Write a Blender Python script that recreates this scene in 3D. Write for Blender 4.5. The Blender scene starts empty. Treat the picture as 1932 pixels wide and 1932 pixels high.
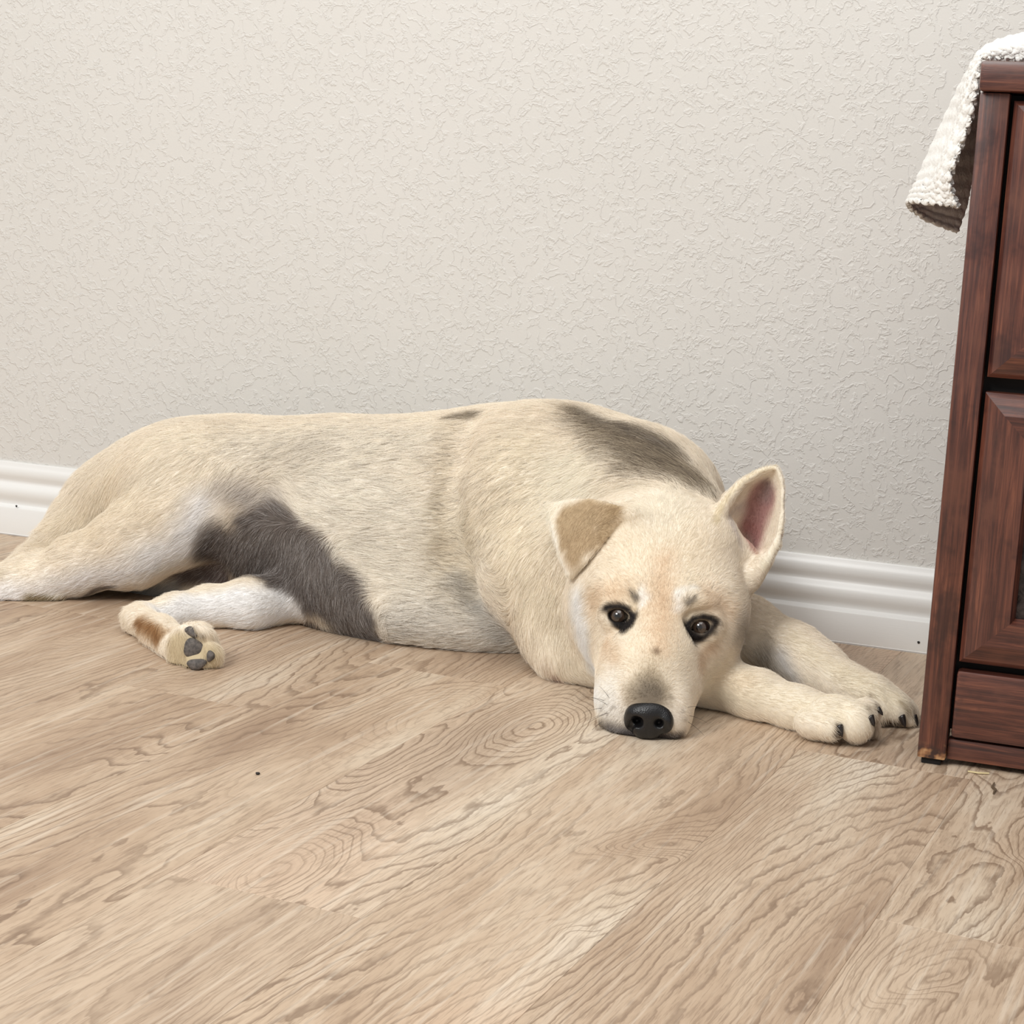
import bpy, bmesh, math, random
import numpy as np
from mathutils import Matrix, Vector
import openvdb

random.seed(7); RNG = np.random.default_rng(7)
SC = bpy.context.scene

# ---------------------------------------------------------------- camera (pinhole solved from baseboard, planks and dresser)
yaw, pit, rol = -0.32486, 0.17708, 0.05523
C = np.array([0.75523, -2.9678, 0.70589]) * .75
FPX = 3600.
def _rot():
    cy, sy = math.cos(yaw), math.sin(yaw)
    f = np.array([sy * math.cos(pit), cy * math.cos(pit), -math.sin(pit)]); r = np.array([cy, -sy, 0.]); u = np.cross(r, f)
    c, s = math.cos(rol), math.sin(rol)
    return c * r + s * u, -s * r + c * u, f
R_, U_, F_ = _rot()
def ray(px, py): return F_ + (px - 966) / FPX * R_ - (py - 966) / FPX * U_
def P(px, py, y): d = ray(px, py); return C + d * ((y - C[1]) / d[1])           # point at depth y in front of the wall
def F(px, py, z=0.): d = ray(px, py); return C + d * ((z - C[2]) / d[2])        # point at height z over the floor
def pj(p): v = np.asarray(p) - C; z = v @ F_; return 966 + FPX * (v @ R_) / z, 966 - FPX * (v @ U_) / z, FPX / z

cam = bpy.data.cameras.new('camera'); cam_o = bpy.data.objects.new('camera', cam); SC.collection.objects.link(cam_o)
cam.sensor_width = 36.; cam.lens = FPX / 1932 * 36.; cam.clip_start = .05
M = Matrix(((R_[0], U_[0], -F_[0], C[0]), (R_[1], U_[1], -F_[1], C[1]), (R_[2], U_[2], -F_[2], C[2]), (0, 0, 0, 1)))
cam_o.matrix_world = M; SC.camera = cam_o

# ---------------------------------------------------------------- light: pale room light, a broad window up to the left behind the camera
W = bpy.data.worlds.new('world'); SC.world = W; W.use_nodes = True
W.node_tree.nodes['Background'].inputs[0].default_value = (1.0, 1.0, 1.0, 1); W.node_tree.nodes['Background'].inputs[1].default_value = .50
def area(name, loc, target, size, size_y, energy, color):
    l = bpy.data.lights.new(name, 'AREA'); l.shape = 'RECTANGLE'; l.size = size; l.size_y = size_y; l.energy = energy; l.color = color
    o = bpy.data.objects.new(name, l); SC.collection.objects.link(o); o.location = loc
    o.rotation_euler = (Vector(target) - Vector(loc)).to_track_quat('-Z', 'Y').to_euler(); return o
area('window_light', (-.95, -3.0, 2.4), (.15, 0, .3), 1.3, 1.0, 80, (1.0, .995, .975))
area('ceiling_bounce', (.4, -1.3, 2.5), (.2, -.3, 0), 1.8, 1.4, 20, (1.0, .995, .98))
SC.view_settings.view_transform = 'Standard'; SC.view_settings.look = 'None'; SC.view_settings.gamma = 1; SC.view_settings.exposure = 0
SC.view_settings.use_curve_mapping = False
SC.cycles.max_bounces = 6; SC.cycles.diffuse_bounces = 4; SC.cycles.use_denoising = True

# ---------------------------------------------------------------- helpers
def lin(c): return tuple(((v / 255) / 12.92 if v / 255 <= .04045 else ((v / 255 + .055) / 1.055) ** 2.4) for v in c)
def col(*c): return (*lin(c), 1.)

class NT:
    def __init__(s, name):
        s.m = bpy.data.materials.new(name); s.m.use_nodes = True; s.t = s.m.node_tree; s.t.nodes.clear()
        s.out = s.n('ShaderNodeOutputMaterial'); s.b = s.n('ShaderNodeBsdfPrincipled'); s.l(s.b.outputs[0], s.out.inputs[0])
    def n(s, k, **kw):
        o = s.t.nodes.new(k)
        for a, v in kw.items(): setattr(o, a, v)
        return o
    def l(s, a, b): s.t.links.new(a, b)
    def val(s, sock, v):
        if isinstance(v, bpy.types.NodeSocket): s.l(v, sock)
        else: sock.default_value = v
    def math(s, op, a, b=0., c=None, clamp=False):
        o = s.n('ShaderNodeMath', operation=op); o.use_clamp = clamp; s.val(o.inputs[0], a); s.val(o.inputs[1], b)
        if c is not None: s.val(o.inputs[2], c)
        return o.outputs[0]
    def mapping(s, vec, scale=(1, 1, 1), loc=(0, 0, 0), rot=(0, 0, 0)):
        o = s.n('ShaderNodeMapping'); s.l(vec, o.inputs[0]); s.val(o.inputs['Scale'], scale); s.val(o.inputs['Location'], loc); s.val(o.inputs['Rotation'], rot); return o.outputs[0]
    def noise(s, vec, scale, detail=3, rough=.5, dist=0., out=0):
        o = s.n('ShaderNodeTexNoise'); s.l(vec, o.inputs['Vector']); s.val(o.inputs['Scale'], scale); s.val(o.inputs['Detail'], detail); s.val(o.inputs['Roughness'], rough); s.val(o.inputs['Distortion'], dist); return o.outputs[out]
    def ramp(s, fac, stops, interp='LINEAR'):
        o = s.n('ShaderNodeValToRGB'); s.val(o.inputs[0], fac); o.color_ramp.interpolation = interp; e = o.color_ramp.elements
        while len(e) < len(stops): e.new(.5)
        for i, (p_, c_) in enumerate(stops): e[i].position = p_; e[i].color = c_ if len(c_) == 4 else (*c_, 1)
        return o.outputs[0]
    def mix(s, fac, a, b, mode='MIX'):
        o = s.n('ShaderNodeMix', data_type='RGBA', blend_type=mode); s.val(o.inputs[0], fac); s.val(o.inputs[6], a); s.val(o.inputs[7], b); return o.outputs[2]
    def range(s, v, a, b, c=0., d=1., smooth=True):
        o = s.n('ShaderNodeMapRange'); o.interpolation_type = 'SMOOTHSTEP' if smooth else 'LINEAR'; s.val(o.inputs[0], v)
        for i, q in enumerate((a, b, c, d)): s.val(o.inputs[i + 1], q)
        return o.outputs[0]
    def bump(s, h, strength, dist, normal=None):
        o = s.n('ShaderNodeBump'); s.val(o.inputs['Height'], h); o.inputs['Strength'].default_value = strength; o.inputs['Distance'].default_value = dist
        if normal is not None: s.l(normal, o.inputs['Normal'])
        return o.outputs[0]
    def set(s, **kw):
        for k, v in kw.items(): s.val(s.b.inputs[k.replace('_', ' ')], v)
        return s.m
    def obj(s): return s.n('ShaderNodeTexCoord').outputs['Object']

def plain(name, c, rough=.5, **kw):
    s = NT(name); return s.set(Base_Color=col(*c), Roughness=rough, **kw)

def link(name, me, mat=None, parent=None, smooth=False):
    o = bpy.data.objects.new(name, me); SC.collection.objects.link(o)
    if mat is not None and not me.materials: me.materials.append(mat)
    if parent is not None: o.parent = parent; o.matrix_parent_inverse = parent.matrix_basis.inverted()
    if smooth: me.polygons.foreach_set('use_smooth', [True] * len(me.polygons))
    return o
def pydata(name, V, Fc, mat=None, parent=None, smooth=False):
    me = bpy.data.meshes.new(name); me.from_pydata([tuple(map(float, v)) for v in V], [], [tuple(map(int, f)) for f in Fc]); me.update()
    bm = bmesh.new(); bm.from_mesh(me); bmesh.ops.recalc_face_normals(bm, faces=bm.faces); bm.to_mesh(me); bm.free()
    return link(name, me, mat, parent, smooth)
def tag(o, label=None, cat=None, kind=None, group=None):
    for k, v in (('label', label), ('category', cat), ('kind', kind), ('group', group)):
        if v: o[k] = v
    return o
def frame_box(name, T, lo, hi, mat, parent=None, bev=.002, seg=2):
    """bevelled box lo..hi in the frame T (4x4), origin at T"""
    bm = bmesh.new(); bmesh.ops.create_cube(bm, size=1)
    for v in bm.verts: v.co = Vector([(lo[i] + hi[i]) / 2 + v.co[i] * (hi[i] - lo[i]) for i in range(3)])
    if bev: bmesh.ops.bevel(bm, geom=list(bm.edges), offset=bev, segments=seg, affect='EDGES', profile=.6)
    me = bpy.data.meshes.new(name); bm.to_mesh(me); bm.free()
    o = link(name, me, mat, None, False)
    if parent is not None: o.parent = parent
    else: o.matrix_world = T
    me.polygons.foreach_set('use_smooth', [True] * len(me.polygons))
    try: me.set_sharp_from_angle(angle=math.radians(50))
    except Exception: pass
    return o

# ---------------------------------------------------------------- materials of the setting
def mat_wall():
    s = NT('wall_paint'); v = s.obj()
    w = s.n('ShaderNodeVectorMath', operation='ADD'); s.l(v, w.inputs[0])
    dn = s.n('ShaderNodeTexNoise'); s.l(v, dn.inputs['Vector']); dn.inputs['Scale'].default_value = 38; dn.inputs['Detail'].default_value = 2
    sc = s.n('ShaderNodeVectorMath', operation='SCALE'); s.l(dn.outputs['Color'], sc.inputs[0]); sc.inputs['Scale'].default_value = .022; s.l(sc.outputs[0], w.inputs[1])
    # trowel marks: thin curls where a warped field crosses a level, only here and there
    a = s.noise(w.outputs[0], 66, 3, .55); b = s.noise(v, 75, 2, .5)
    ridge = s.math('SUBTRACT', 1., s.math('MULTIPLY', s.math('ABSOLUTE', s.math('SUBTRACT', a, .5)), 17.), clamp=True)
    step = s.range(a, .485, .515); mask = s.range(b, .41, .53)
    fine = s.noise(v, 420, 2, .6)
    h = s.math('ADD', s.math('MULTIPLY', s.math('MULTIPLY', ridge, mask), .8), s.math('MULTIPLY', step, .55))
    h = s.math('ADD', h, s.math('MULTIPLY', fine, .16))
    c = s.mix(s.noise(v, 2.5, 2), col(210, 207, 201), col(217, 214, 209))
    return s.set(Base_Color=c, Roughness=.62, Normal=s.bump(h, .46, .0015), Specular_IOR_Level=.35)
def mat_white():
    s = NT('white_trim_paint'); v = s.obj()
    n = s.noise(s.mapping(v, (3, 60, 60)), 12, 3)
    return s.set(Base_Color=col(231, 230, 227), Roughness=.36, Normal=s.bump(n, .08, .001))
def mat_plank():
    s = NT('oak_laminate'); v = s.obj(); sd = s.n('ShaderNodeAttribute', attribute_name='seed', attribute_type='OBJECT'); tn = s.n('ShaderNodeAttribute', attribute_name='tone', attribute_type='OBJECT'); r = sd.outputs['Fac']
    cmb = s.n('ShaderNodeCombineXYZ'); s.l(s.math('MULTIPLY', r, 37.), cmb.inputs[0]); s.l(s.math('MULTIPLY', r, 91.), cmb.inputs[1]); s.l(s.math('MULTIPLY', r, 53.), cmb.inputs[2])
    ad = s.n('ShaderNodeVectorMath', operation='ADD'); s.l(v, ad.inputs[0]); s.l(cmb.outputs[0], ad.inputs[1]); q = ad.outputs[0]
    # growth field: stretched along the plank, pushed aside by knots; its contour lines are the grain
    base = s.noise(s.mapping(q, (4.2, .62, 1)), 1., 2, .42)
    wob = s.noise(s.mapping(q, (13, 2.6, 1)), 1., 3, .5); rag = s.noise(s.mapping(q, (60, 22, 1)), 1., 3, .6)
    vo = s.n('ShaderNodeTexVoronoi'); s.l(s.mapping(q, (5.4, 2.3, 1)), vo.inputs['Vector']); vo.inputs['Scale'].default_value = 1.
    dk = vo.outputs['Distance']; keep = s.range(s.noise(q, 3.1, 0), .43, .50)
    knot = s.math('MULTIPLY', s.math('POWER', s.range(dk, 0., .46, 1., 0.), 1.5), keep)
    sx = s.n('ShaderNodeSeparateXYZ'); s.l(q, sx.inputs[0])
    fld = s.math('ADD', s.math('ADD', s.math('MULTIPLY', base, 46.), s.math('MULTIPLY', wob, 6.)), s.math('ADD', s.math('MULTIPLY', knot, 13.), s.math('MULTIPLY', rag, 1.1)))
    fld = s.math('ADD', fld, s.math('MULTIPLY', sx.outputs[0], 70.))
    fr = s.math('FRACT', fld)
    line = s.math('MULTIPLY', s.range(fr, .62, .93), s.range(fr, .92, 1., 1., 0.))
    fr2 = s.math('FRACT', s.math('MULTIPLY', fld, 2.3)); line2 = s.math('MULTIPLY', s.range(fr2, .3, .9), s.range(fr2, .9, 1., 1., 0.))
    pores = s.range(s.noise(s.mapping(q, (520, 30, 1)), 1., 3, .65), .47, .66)
    fib = s.noise(s.mapping(q, (150, 5, 1)), 1., 4, .62)
    amt = s.range(s.noise(s.mapping(q, (5, 1.8, 1)), 1., 3), .34, .60, .24, 1.)
    tint = s.noise(s.mapping(q, (8, 1.7, 1)), 1., 5, .6)
    c = s.ramp(tint, [(.30, col(158, 132, 109)), (.43, col(184, 159, 134)), (.54, col(199, 176, 151)), (.64, col(212, 194, 171)), (.74, col(224, 211, 193))])
    rp = s.noise(s.mapping(q, (3, .9, 1), (5, 3, 0)), 1., 2); c = s.mix(s.range(rp, .52, .7, 0., .35), c, col(206, 168, 138))
    c = s.mix(s.range(tn.outputs['Fac'], .5, 1., .0, .45, False), c, col(160, 136, 114)); c = s.mix(s.range(tn.outputs['Fac'], .5, 0., .0, .45, False), c, col(224, 210, 190))
    c = s.mix(s.math('MULTIPLY', line, s.math('MULTIPLY', amt, .74)), c, col(116, 92, 72))
    c = s.mix(s.math('MULTIPLY', line2, s.math('MULTIPLY', amt, .20)), c, col(138, 112, 90))
    c = s.mix(s.math('MULTIPLY', pores, .42), c, col(128, 104, 84))
    c = s.mix(s.range(fib, .5, .72, 0., .32), c, col(232, 220, 202))
    heart = s.math('MULTIPLY', s.range(s.math('ADD', dk, s.math('MULTIPLY', rag, .05)), .03, .085, 1., 0.), keep)
    c = s.mix(s.math('MULTIPLY', heart, .7), c, col(116, 88, 68))
    h = s.math('ADD', s.math('MULTIPLY', line, -.6), s.math('MULTIPLY', pores, -.6))
    return s.set(Base_Color=c, Roughness=s.range(fib, .3, .7, .44, .56, False), Normal=s.bump(h, .22, .0006), Specular_IOR_Level=.4)
M_WALL, M_WHITE, M_PLANK = mat_wall(), mat_white(), mat_plank()
M_DARKGAP = plain('joint_core', (120, 100, 82), .9)  # brown core under the planks, seen in the joints

# ---------------------------------------------------------------- setting: wall, floor with its planks, baseboard
X0, X1, Y0 = -3.2, 2.2, -2.75
tag(pydata('wall_back', [(X0, 0, 0), (X1, 0, 0), (X1, 0, 2.5), (X0, 0, 2.5), (X0, .1, 0), (X1, .1, 0), (X1, .1, 2.5), (X0, .1, 2.5)],
           [(0, 1, 2, 3), (4, 7, 6, 5), (0, 4, 5, 1), (1, 5, 6, 2), (2, 6, 7, 3), (3, 7, 4, 0)], M_WALL), 'pale greige wall with a skip-trowel texture behind the dog', kind='structure')
floor = tag(pydata('floor', [(X0, Y0, -.012), (X1, Y0, -.012), (X1, 0, -.012), (X0, 0, -.012), (X0, Y0, -.05), (X1, Y0, -.05), (X1, 0, -.05), (X0, 0, -.05)],
                   [(0, 1, 2, 3), (4, 7, 6, 5), (0, 4, 5, 1), (1, 5, 6, 2), (2, 6, 7, 3), (3, 7, 4, 0)], M_DARKGAP), 'light oak plank floor', kind='structure')
PSI = -0.07749; PW = 0.21745 * .75; PX0 = -0.23609 * .75; PL = 1.22; CS, SN = math.cos(PSI), math.sin(PSI)
def clip_poly(poly, nx, ny, d):      # keep nx*x+ny*y<=d
    out = []
    for a, b in zip(poly, poly[1:] + poly[:1]):
        da, db = nx * a[0] + ny * a[1] - d, nx * b[0] + ny * b[1] - d
        if da <= 0: out.append(a)
        if (da < 0) != (db < 0): t = da / (da - db); out.append((a[0] + (b[0] - a[0]) * t, a[1] + (b[1] - a[1]) * t))
    return out
def inset(poly, e):
    n = len(poly); L = []
    for i in range(n):
        a, b = np.array(poly[i]), np.array(poly[(i + 1) % n]); t = (b - a) / np.linalg.norm(b - a); nn = np.array([-t[1], t[0]]); L.append((a + nn * e, t))
    out = []
    for i in range(n):
        (p, t), (q, u) = L[i - 1], L[i]; A = np.array([t, -u]).T; out.append(tuple(p + t * np.linalg.solve(A, q - p)[0]))
    return out
TONE = {(0, 0): .55, (0, 1): .7, (1, 0): .25, (1, 1): .35, (2, 0): .5, (2, 1): .5, (3, 0): .4, (3, 1): .55, (4, 0): .62, (4, 1): .38, (5, 0): .45, (-1, 0): .72, (-1, 1): .5, (-2, 0): .6, (-2, 1): .65}
JOINT = {1: -1.028, 3: -.446, 4: -.832, 2: -1.46, 0: -1.62, -1: -.62, 5: -1.25, -2: -1.1, -3: -.4, 6: -.5}
for k in range(-21, 16):
    j0 = JOINT.get(k, -(.35 + (k * .437) % 1.22)); j0 = j0 + PL * 3
    while j0 > Y0 - .6:
        a0, a1, b1, b0 = PX0 + k * PW, PX0 + (k + 1) * PW, j0, j0 - PL
        cx, cy = (a0 + a1) / 2, (b0 + b1) / 2
        poly = [(a * CS - b * SN, a * SN + b * CS) for a, b in ((a0, b0), (a1, b0), (a1, b1), (a0, b1))]
        for args in ((0, 1, -.0145), (0, -1, -Y0), (-1, 0, -X0), (1, 0, X1)):
            poly = clip_poly(poly, *args) if poly else poly
        j0 -= PL
        if len(poly) < 3: continue
        area_ = abs(sum(p[0] * q[1] - q[0] * p[1] for p, q in zip(poly, poly[1:] + poly[:1]))) / 2
        if area_ < .004: continue
        cl = []
        for p in poly:
            if not cl or math.hypot(p[0] - cl[-1][0], p[1] - cl[-1][1]) > 1e-4: cl.append(p)
        poly = cl
        ox, oy = cx * CS - cy * SN, cx * SN + cy * CS
        loc = [((p[0] - ox) * CS + (p[1] - oy) * SN, -(p[0] - ox) * SN + (p[1] - oy) * CS) for p in poly]
        try: g = inset(loc, .00006); h = inset(loc, .00035)
        except Exception: continue
        n = len(g); V = [(*p, -.008) for p in g] + [(*p, -.00025) for p in g] + [(*p, 0) for p in h]
        Fc = [tuple(range(2 * n, 3 * n))] + [(i, (i + 1) % n, n + (i + 1) % n, n + i) for i in range(n)] + [(n + i, n + (i + 1) % n, 2 * n + (i + 1) % n, 2 * n + i) for i in range(n)]
        o = pydata('plank', V, Fc, M_PLANK); o.location = (ox, oy, 0); o.rotation_euler = (0, 0, PSI); o.parent = floor
        row = int(round((JOINT.get(k, 0.) + PL - (cy + PL / 2)) / PL)) if k in JOINT else 9; o['seed'] = ((k * 7 + row * 13 + 101) * .6180339) % 1.; o['tone'] = TONE.get((k, row), .3 + .4 * ((k * .37 + row * .71) % 1.))

HB = .09975
prof = [(0, .0), (.0138, .0), (.0145, .001), (.0145, .0015), (.0140, .0020), (.0140, .0365), (.0132, .0382), (.0095, .0398), (.0068, .0415), (.0062, .0440), (.0078, .0480), (.0100, .0530), (.0108, .0580),
        (.0102, .0630), (.0082, .0672), (.0058, .0700), (.0046, .0725), (.0050, .0755), (.0068, .0795), (.0078, .0840), (.0074, .0890), (.0060, .0930), (.0044, .0952), (.0042, .0985), (.0034, HB), (0, HB)]
V = [(x, -t, z) for x in (X0, X1) for t, z in prof]; n = len(prof)
Fc = [(i, i + 1, n + i + 1, n + i) for i in range(n - 1)] + [tuple(range(n)), tuple(range(2 * n - 1, n - 1, -1))]
bb = tag(pydata('baseboard_back', V, Fc, M_WHITE), 'white moulded baseboard along the textured wall', kind='structure')
bb.data.polygons.foreach_set('use_smooth', [True] * len(bb.data.polygons)); bb.data.set_sharp_from_angle(angle=math.radians(40))
M_CHIP = plain('bare_chip', (40, 36, 34), .8)
for px, py in ((1733, 1212), (31, 955)):
    c = P(px, py, -.0148); bm = bmesh.new(); bmesh.ops.create_icosphere(bm, subdivisions=2, radius=.0016)
    for v in bm.verts: v.co = Vector((v.co.x * (1 + .3 * math.sin(v.co.z * 3000)), v.co.y * .25, v.co.z)) + Vector(c)
    me = bpy.data.meshes.new('paint_chip'); bm.to_mesh(me); bm.free(); link('paint_chip', me, M_CHIP, bb)

# ---------------------------------------------------------------- dresser
def mat_wood():
    s = NT('dark_stained_wood'); v = s.obj(); oi = s.n('ShaderNodeObjectInfo')
    ad = s.n('ShaderNodeVectorMath', operation='ADD'); s.l(v, ad.inputs[0]); cmb = s.n('ShaderNodeCombineXYZ'); s.l(s.math('MULTIPLY', oi.outputs['Random'], 9.), cmb.inputs[0]); s.l(cmb.outputs[0], ad.inputs[1])
    attr = s.n('ShaderNodeAttribute', attribute_name='grain_dir', attribute_type='OBJECT'); q = ad.outputs[0]
    gv = s.noise(s.mapping(q, (230, 230, 9)), 1., 5, .68, .5); gh = s.noise(s.mapping(q, (9, 230, 230)), 1., 5, .68, .5)
    g = s.mix(attr.outputs['Fac'], gv, gh)
    wear = s.noise(q, 16, 4, .62); fine = s.noise(q, 160, 3)
    c = s.ramp(g, [(.30, col(46, 24, 21)), (.46, col(74, 39, 31)), (.57, col(98, 55, 42)), (.74, col(134, 82, 60))])
    c = s.mix(s.range(wear, .52, .70, 0., .6), c, col(100, 58, 42)); c = s.mix(s.range(wear, .34, .46, .6, 0.), c, col(42, 24, 25))
    # bare wood where the foot of the post is chipped
    sp = s.n('ShaderNodeSeparateXYZ'); s.l(v, sp.inputs[0]); ch = s.n('ShaderNodeAttribute', attribute_name='chipped', attribute_type='OBJECT')
    low = s.math('MULTIPLY', s.range(s.math('ADD', sp.outputs[2], s.math('MULTIPLY', s.noise(q, 120, 2), .016)), .020, .030, 1., 0.), ch.outputs['Fac'])
    c = s.mix(low, c, s.ramp(s.noise(v, 90, 2), [(.44, col(58, 38, 34)), (.54, col(150, 106, 72)), (.62, col(190, 148, 106))]))
    return s.set(Base_Color=c, Roughness=s.range(wear, .3, .7, .30, .46), Normal=s.bump(s.math('ADD', g, s.math('MULTIPLY', fine, .3)), .22, .0008), Coat_Weight=.25, Coat_Roughness=.25)
M_WOOD = mat_wood(); M_BLACK = plain('dark_inside', (14, 9, 8), .8)
def mat_inlay():
    s = NT('dark_hammered_inlay'); v = s.obj(); n = s.noise(v, 90, 4, .6)
    return s.set(Base_Color=s.ramp(n, [(.35, col(28, 24, 26)), (.65, col(74, 66, 66))]), Roughness=.35, Metallic=.4, Normal=s.bump(n, .6, .003))
M_INLAY = mat_inlay()
XD, YD, PHI = .51469 * .75, -.60825 * .75, .00834
DW, DD, DT = .52, .43, .647
dr = bpy.data.objects.new('dresser', None); SC.collection.objects.link(dr); dr.location = (XD, YD, 0); dr.rotation_euler = (0, 0, PHI)
tag(dr, 'dark reddish-brown wooden dresser with raised-panel drawers, at right by the wall', 'dresser')
def db(name, lo, hi, mat=None, gd=0., bev=.0022, par=None, chip=0.):
    o = frame_box(name, None, lo, hi, mat or M_WOOD, par or dr, bev); o['grain_dir'] = gd; o['chipped'] = chip; return o
def fx(px, py):      # (x, z) on the dresser's front plane
    q = P(px, py, YD); return (q[0] - XD, q[2])
TOPZ = .620
p = db('post', (0, 0, .006), (.0262, .030, TOPZ), chip=1.)
p['label'] = 'left front post with a chipped bare foot'
db('post', (DW - .0262, 0, .006), (DW, .030, TOPZ))
db('side_panel', (.003, .028, .03), (.018, DD, TOPZ)); db('side_panel', (DW - .018, .028, .03), (DW - .003, DD, TOPZ))
db('back_panel', (.018, DD - .012, .03), (DW - .018, DD, TOPZ), M_WOOD)
db('top', (-.001, -.010, TOPZ + .0006), (DW + .001, DD + .004, DT), gd=1., bev=.004)
db('carcass', (.0185, .022, .032), (DW - .0185, .034, TOPZ - .001), M_BLACK, bev=0)
for x in (.002, DW - .024): db('foot', (x + .002, .004, 0), (x + .02, .026, .0065), M_BLACK, bev=.001)
# drawers: raised mitred frames round a sunk inlay
def mitred(name, x0, x1, z0, z1, fw, raised, par):
    """picture-frame front: four mitred members sloping in to the field"""
    yo, yi = .0035, -.006
    ring = lambda x0, x1, z0, z1, y: [(x0, y, z0), (x1, y, z0), (x1, y, z1), (x0, y, z1)]
    R0 = ring(x0, x1, z0, z1, .020); R1 = ring(x0, x1, z0, z1, yo); e = .004
    R2 = ring(x0 + e, x1 - e, z0 + e, z1 - e, yo - .004)
    e2 = fw * .42; R3 = ring(x0 + e2, x1 - e2, z0 + e2, z1 - e2, yi); R4 = ring(x0 + fw - .004, x1 - fw + .004, z0 + fw - .004, z1 - fw + .004, yi); R5 = ring(x0 + fw, x1 - fw, z0 + fw, z1 - fw, yi + .011)
    for i in range(4):
        j = (i + 1) % 4; V = []
        for R in (R0, R1, R2, R3, R4, R5): V += [R[i], R[j]]
        Fc = [(2 * a, 2 * a + 1, 2 * a + 3, 2 * a + 2) for a in range(5)]
        o = pydata('frame_member', V, Fc, M_WOOD, None); o.parent = par; o['grain_dir'] = 1. if i in (0, 2) else 0.; o['chipped'] = 0.
def drawer(x0, x1, z0, z1, fw):
    body_ = db('drawer', (x0 + .001, .0145, z0 + .001), (x1 - .001, .0215, z1 - .001), M_WOOD, bev=0)
    mitred('drawer', x0, x1, z0, z1, fw, True, body_)
    o = frame_box('inlay', None, (x0 + fw - .001, .0055, z0 + fw - .001), (x1 - fw + .001, .014, z1 - fw + .001), M_INLAY, body_, .001)
    return body_
xl = .0300; FW_ = fx(1917, 1150)[0] - xl
drawer(xl, DW - xl, fx(1800, 1248)[1], fx(1854, 740)[1], FW_)
drawer(xl, DW - xl, fx(1856, 711)[1], fx(1913, 190)[1], FW_)
z0, z1 = fx(1784, 1392)[1], fx(1793, 1264)[1]
d3 = db('drawer', (xl - .001, .002, z0), (DW - xl + .001, .020, z1), gd=1., bev=.004); d3['label'] = 'narrow plain bottom drawer'
db('base_rail', (.0265, .008, fx(1780, 1440)[1] + .002), (DW - .0265, .022, z0 - .0025), gd=1., bev=.002)

# ---------------------------------------------------------------- white towel over the dresser's corner
def mat_towel():
    s = NT('white_terry'); v = s.obj(); vo = s.n('ShaderNodeTexVoronoi'); s.l(v, vo.inputs['Vector']); vo.inputs['Scale'].default_value = 300
    h = s.math('ADD', s.math('MULTIPLY', s.math('SUBTRACT', 1., vo.outputs['Distance']), .8), s.noise(v, 500, 2))
    return s.set(Base_Color=col(236, 234, 229), Roughness=.92, Normal=s.bump(h, .4, .0014), Sheen_Weight=.3)
SEC = [[(2190, 104, -.425), (2190, 99, -.42), (2190, 95, -.37), (2190, 97, -.27), (2190, 100, -.21)],
       [(1990, 112, -.440), (1990, 82, -.434), (1990, 62, -.39), (1990, 66, -.27), (1990, 100, -.2)],
       [(1935, 112, -.440), (1933, 84, -.434), (1932, 64, -.39), (1933, 68, -.27), (1935, 100, -.2)],
       [(1893, 111, -.438), (1888, 92, -.432), (1886, 77, -.39), (1890, 80, -.27), (1893, 100, -.2)],
       [(1862, 112, -.436), (1854, 104, -.43), (1851, 100, -.39), (1854, 103, -.27), (1866, 112, -.21)],
       [(1846, 148, -.434), (1832, 140, -.428), (1826, 138, -.385), (1830, 140, -.28), (1850, 150, -.22)],
       [(1840, 190, -.432), (1815, 182, -.425), (1806, 184, -.38), (1812, 190, -.28), (1846, 195, -.225)],
       [(1832, 235, -.430), (1802, 230, -.42), (1784, 236, -.37), (1796, 244, -.285), (1842, 250, -.23)],
       [(1812, 290, -.428), (1780, 284, -.418), (1757, 296, -.365), (1772, 308, -.29), (1834, 318, -.235)],
       [(1797, 335, -.426), (1765, 332, -.415), (1735, 342, -.36), (1755, 358, -.295), (1826, 372, -.24)],
       [(1800, 368, -.426), (1760, 362, -.413), (1720, 366, -.358), (1742, 390, -.298), (1815, 412, -.245)],
       [(1808, 391, -.426), (1762, 384, -.412), (1712, 382, -.355), (1738, 409, -.30), (1806, 437, -.25)]]
def catmull(A, n):
    A = np.array(A, float); m = len(A); out = []
    for u in np.linspace(0, m - 1 - 1e-6, n):
        i = int(u); t = u - i; p0, p1, p2, p3 = A[max(i - 1, 0)], A[i], A[min(i + 1, m - 1)], A[min(i + 2, m - 1)]
        out.append(.5 * (2 * p1 + (p2 - p0) * t + (2 * p0 - 5 * p1 + 4 * p2 - p3) * t * t + (3 * p1 - p0 - 3 * p2 + p3) * t ** 3))
    return np.array(out)
G = np.array([[P(*q) for q in s_] for s_ in SEC]); nu, nv = 72, 150
G = catmull(np.array([catmull(g, nu) for g in G]), nv)
ii, jj = np.mgrid[0:nv, 0:nu]
wob = .0035 * np.sin(jj * .16 + 1.2) * np.sin(ii * .045) + .0012 * np.sin(ii * .9 + np.sin(jj * .7) * 2) * np.sin(jj * .8) + RNG.normal(0, .00022, (nv, nu))
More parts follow.
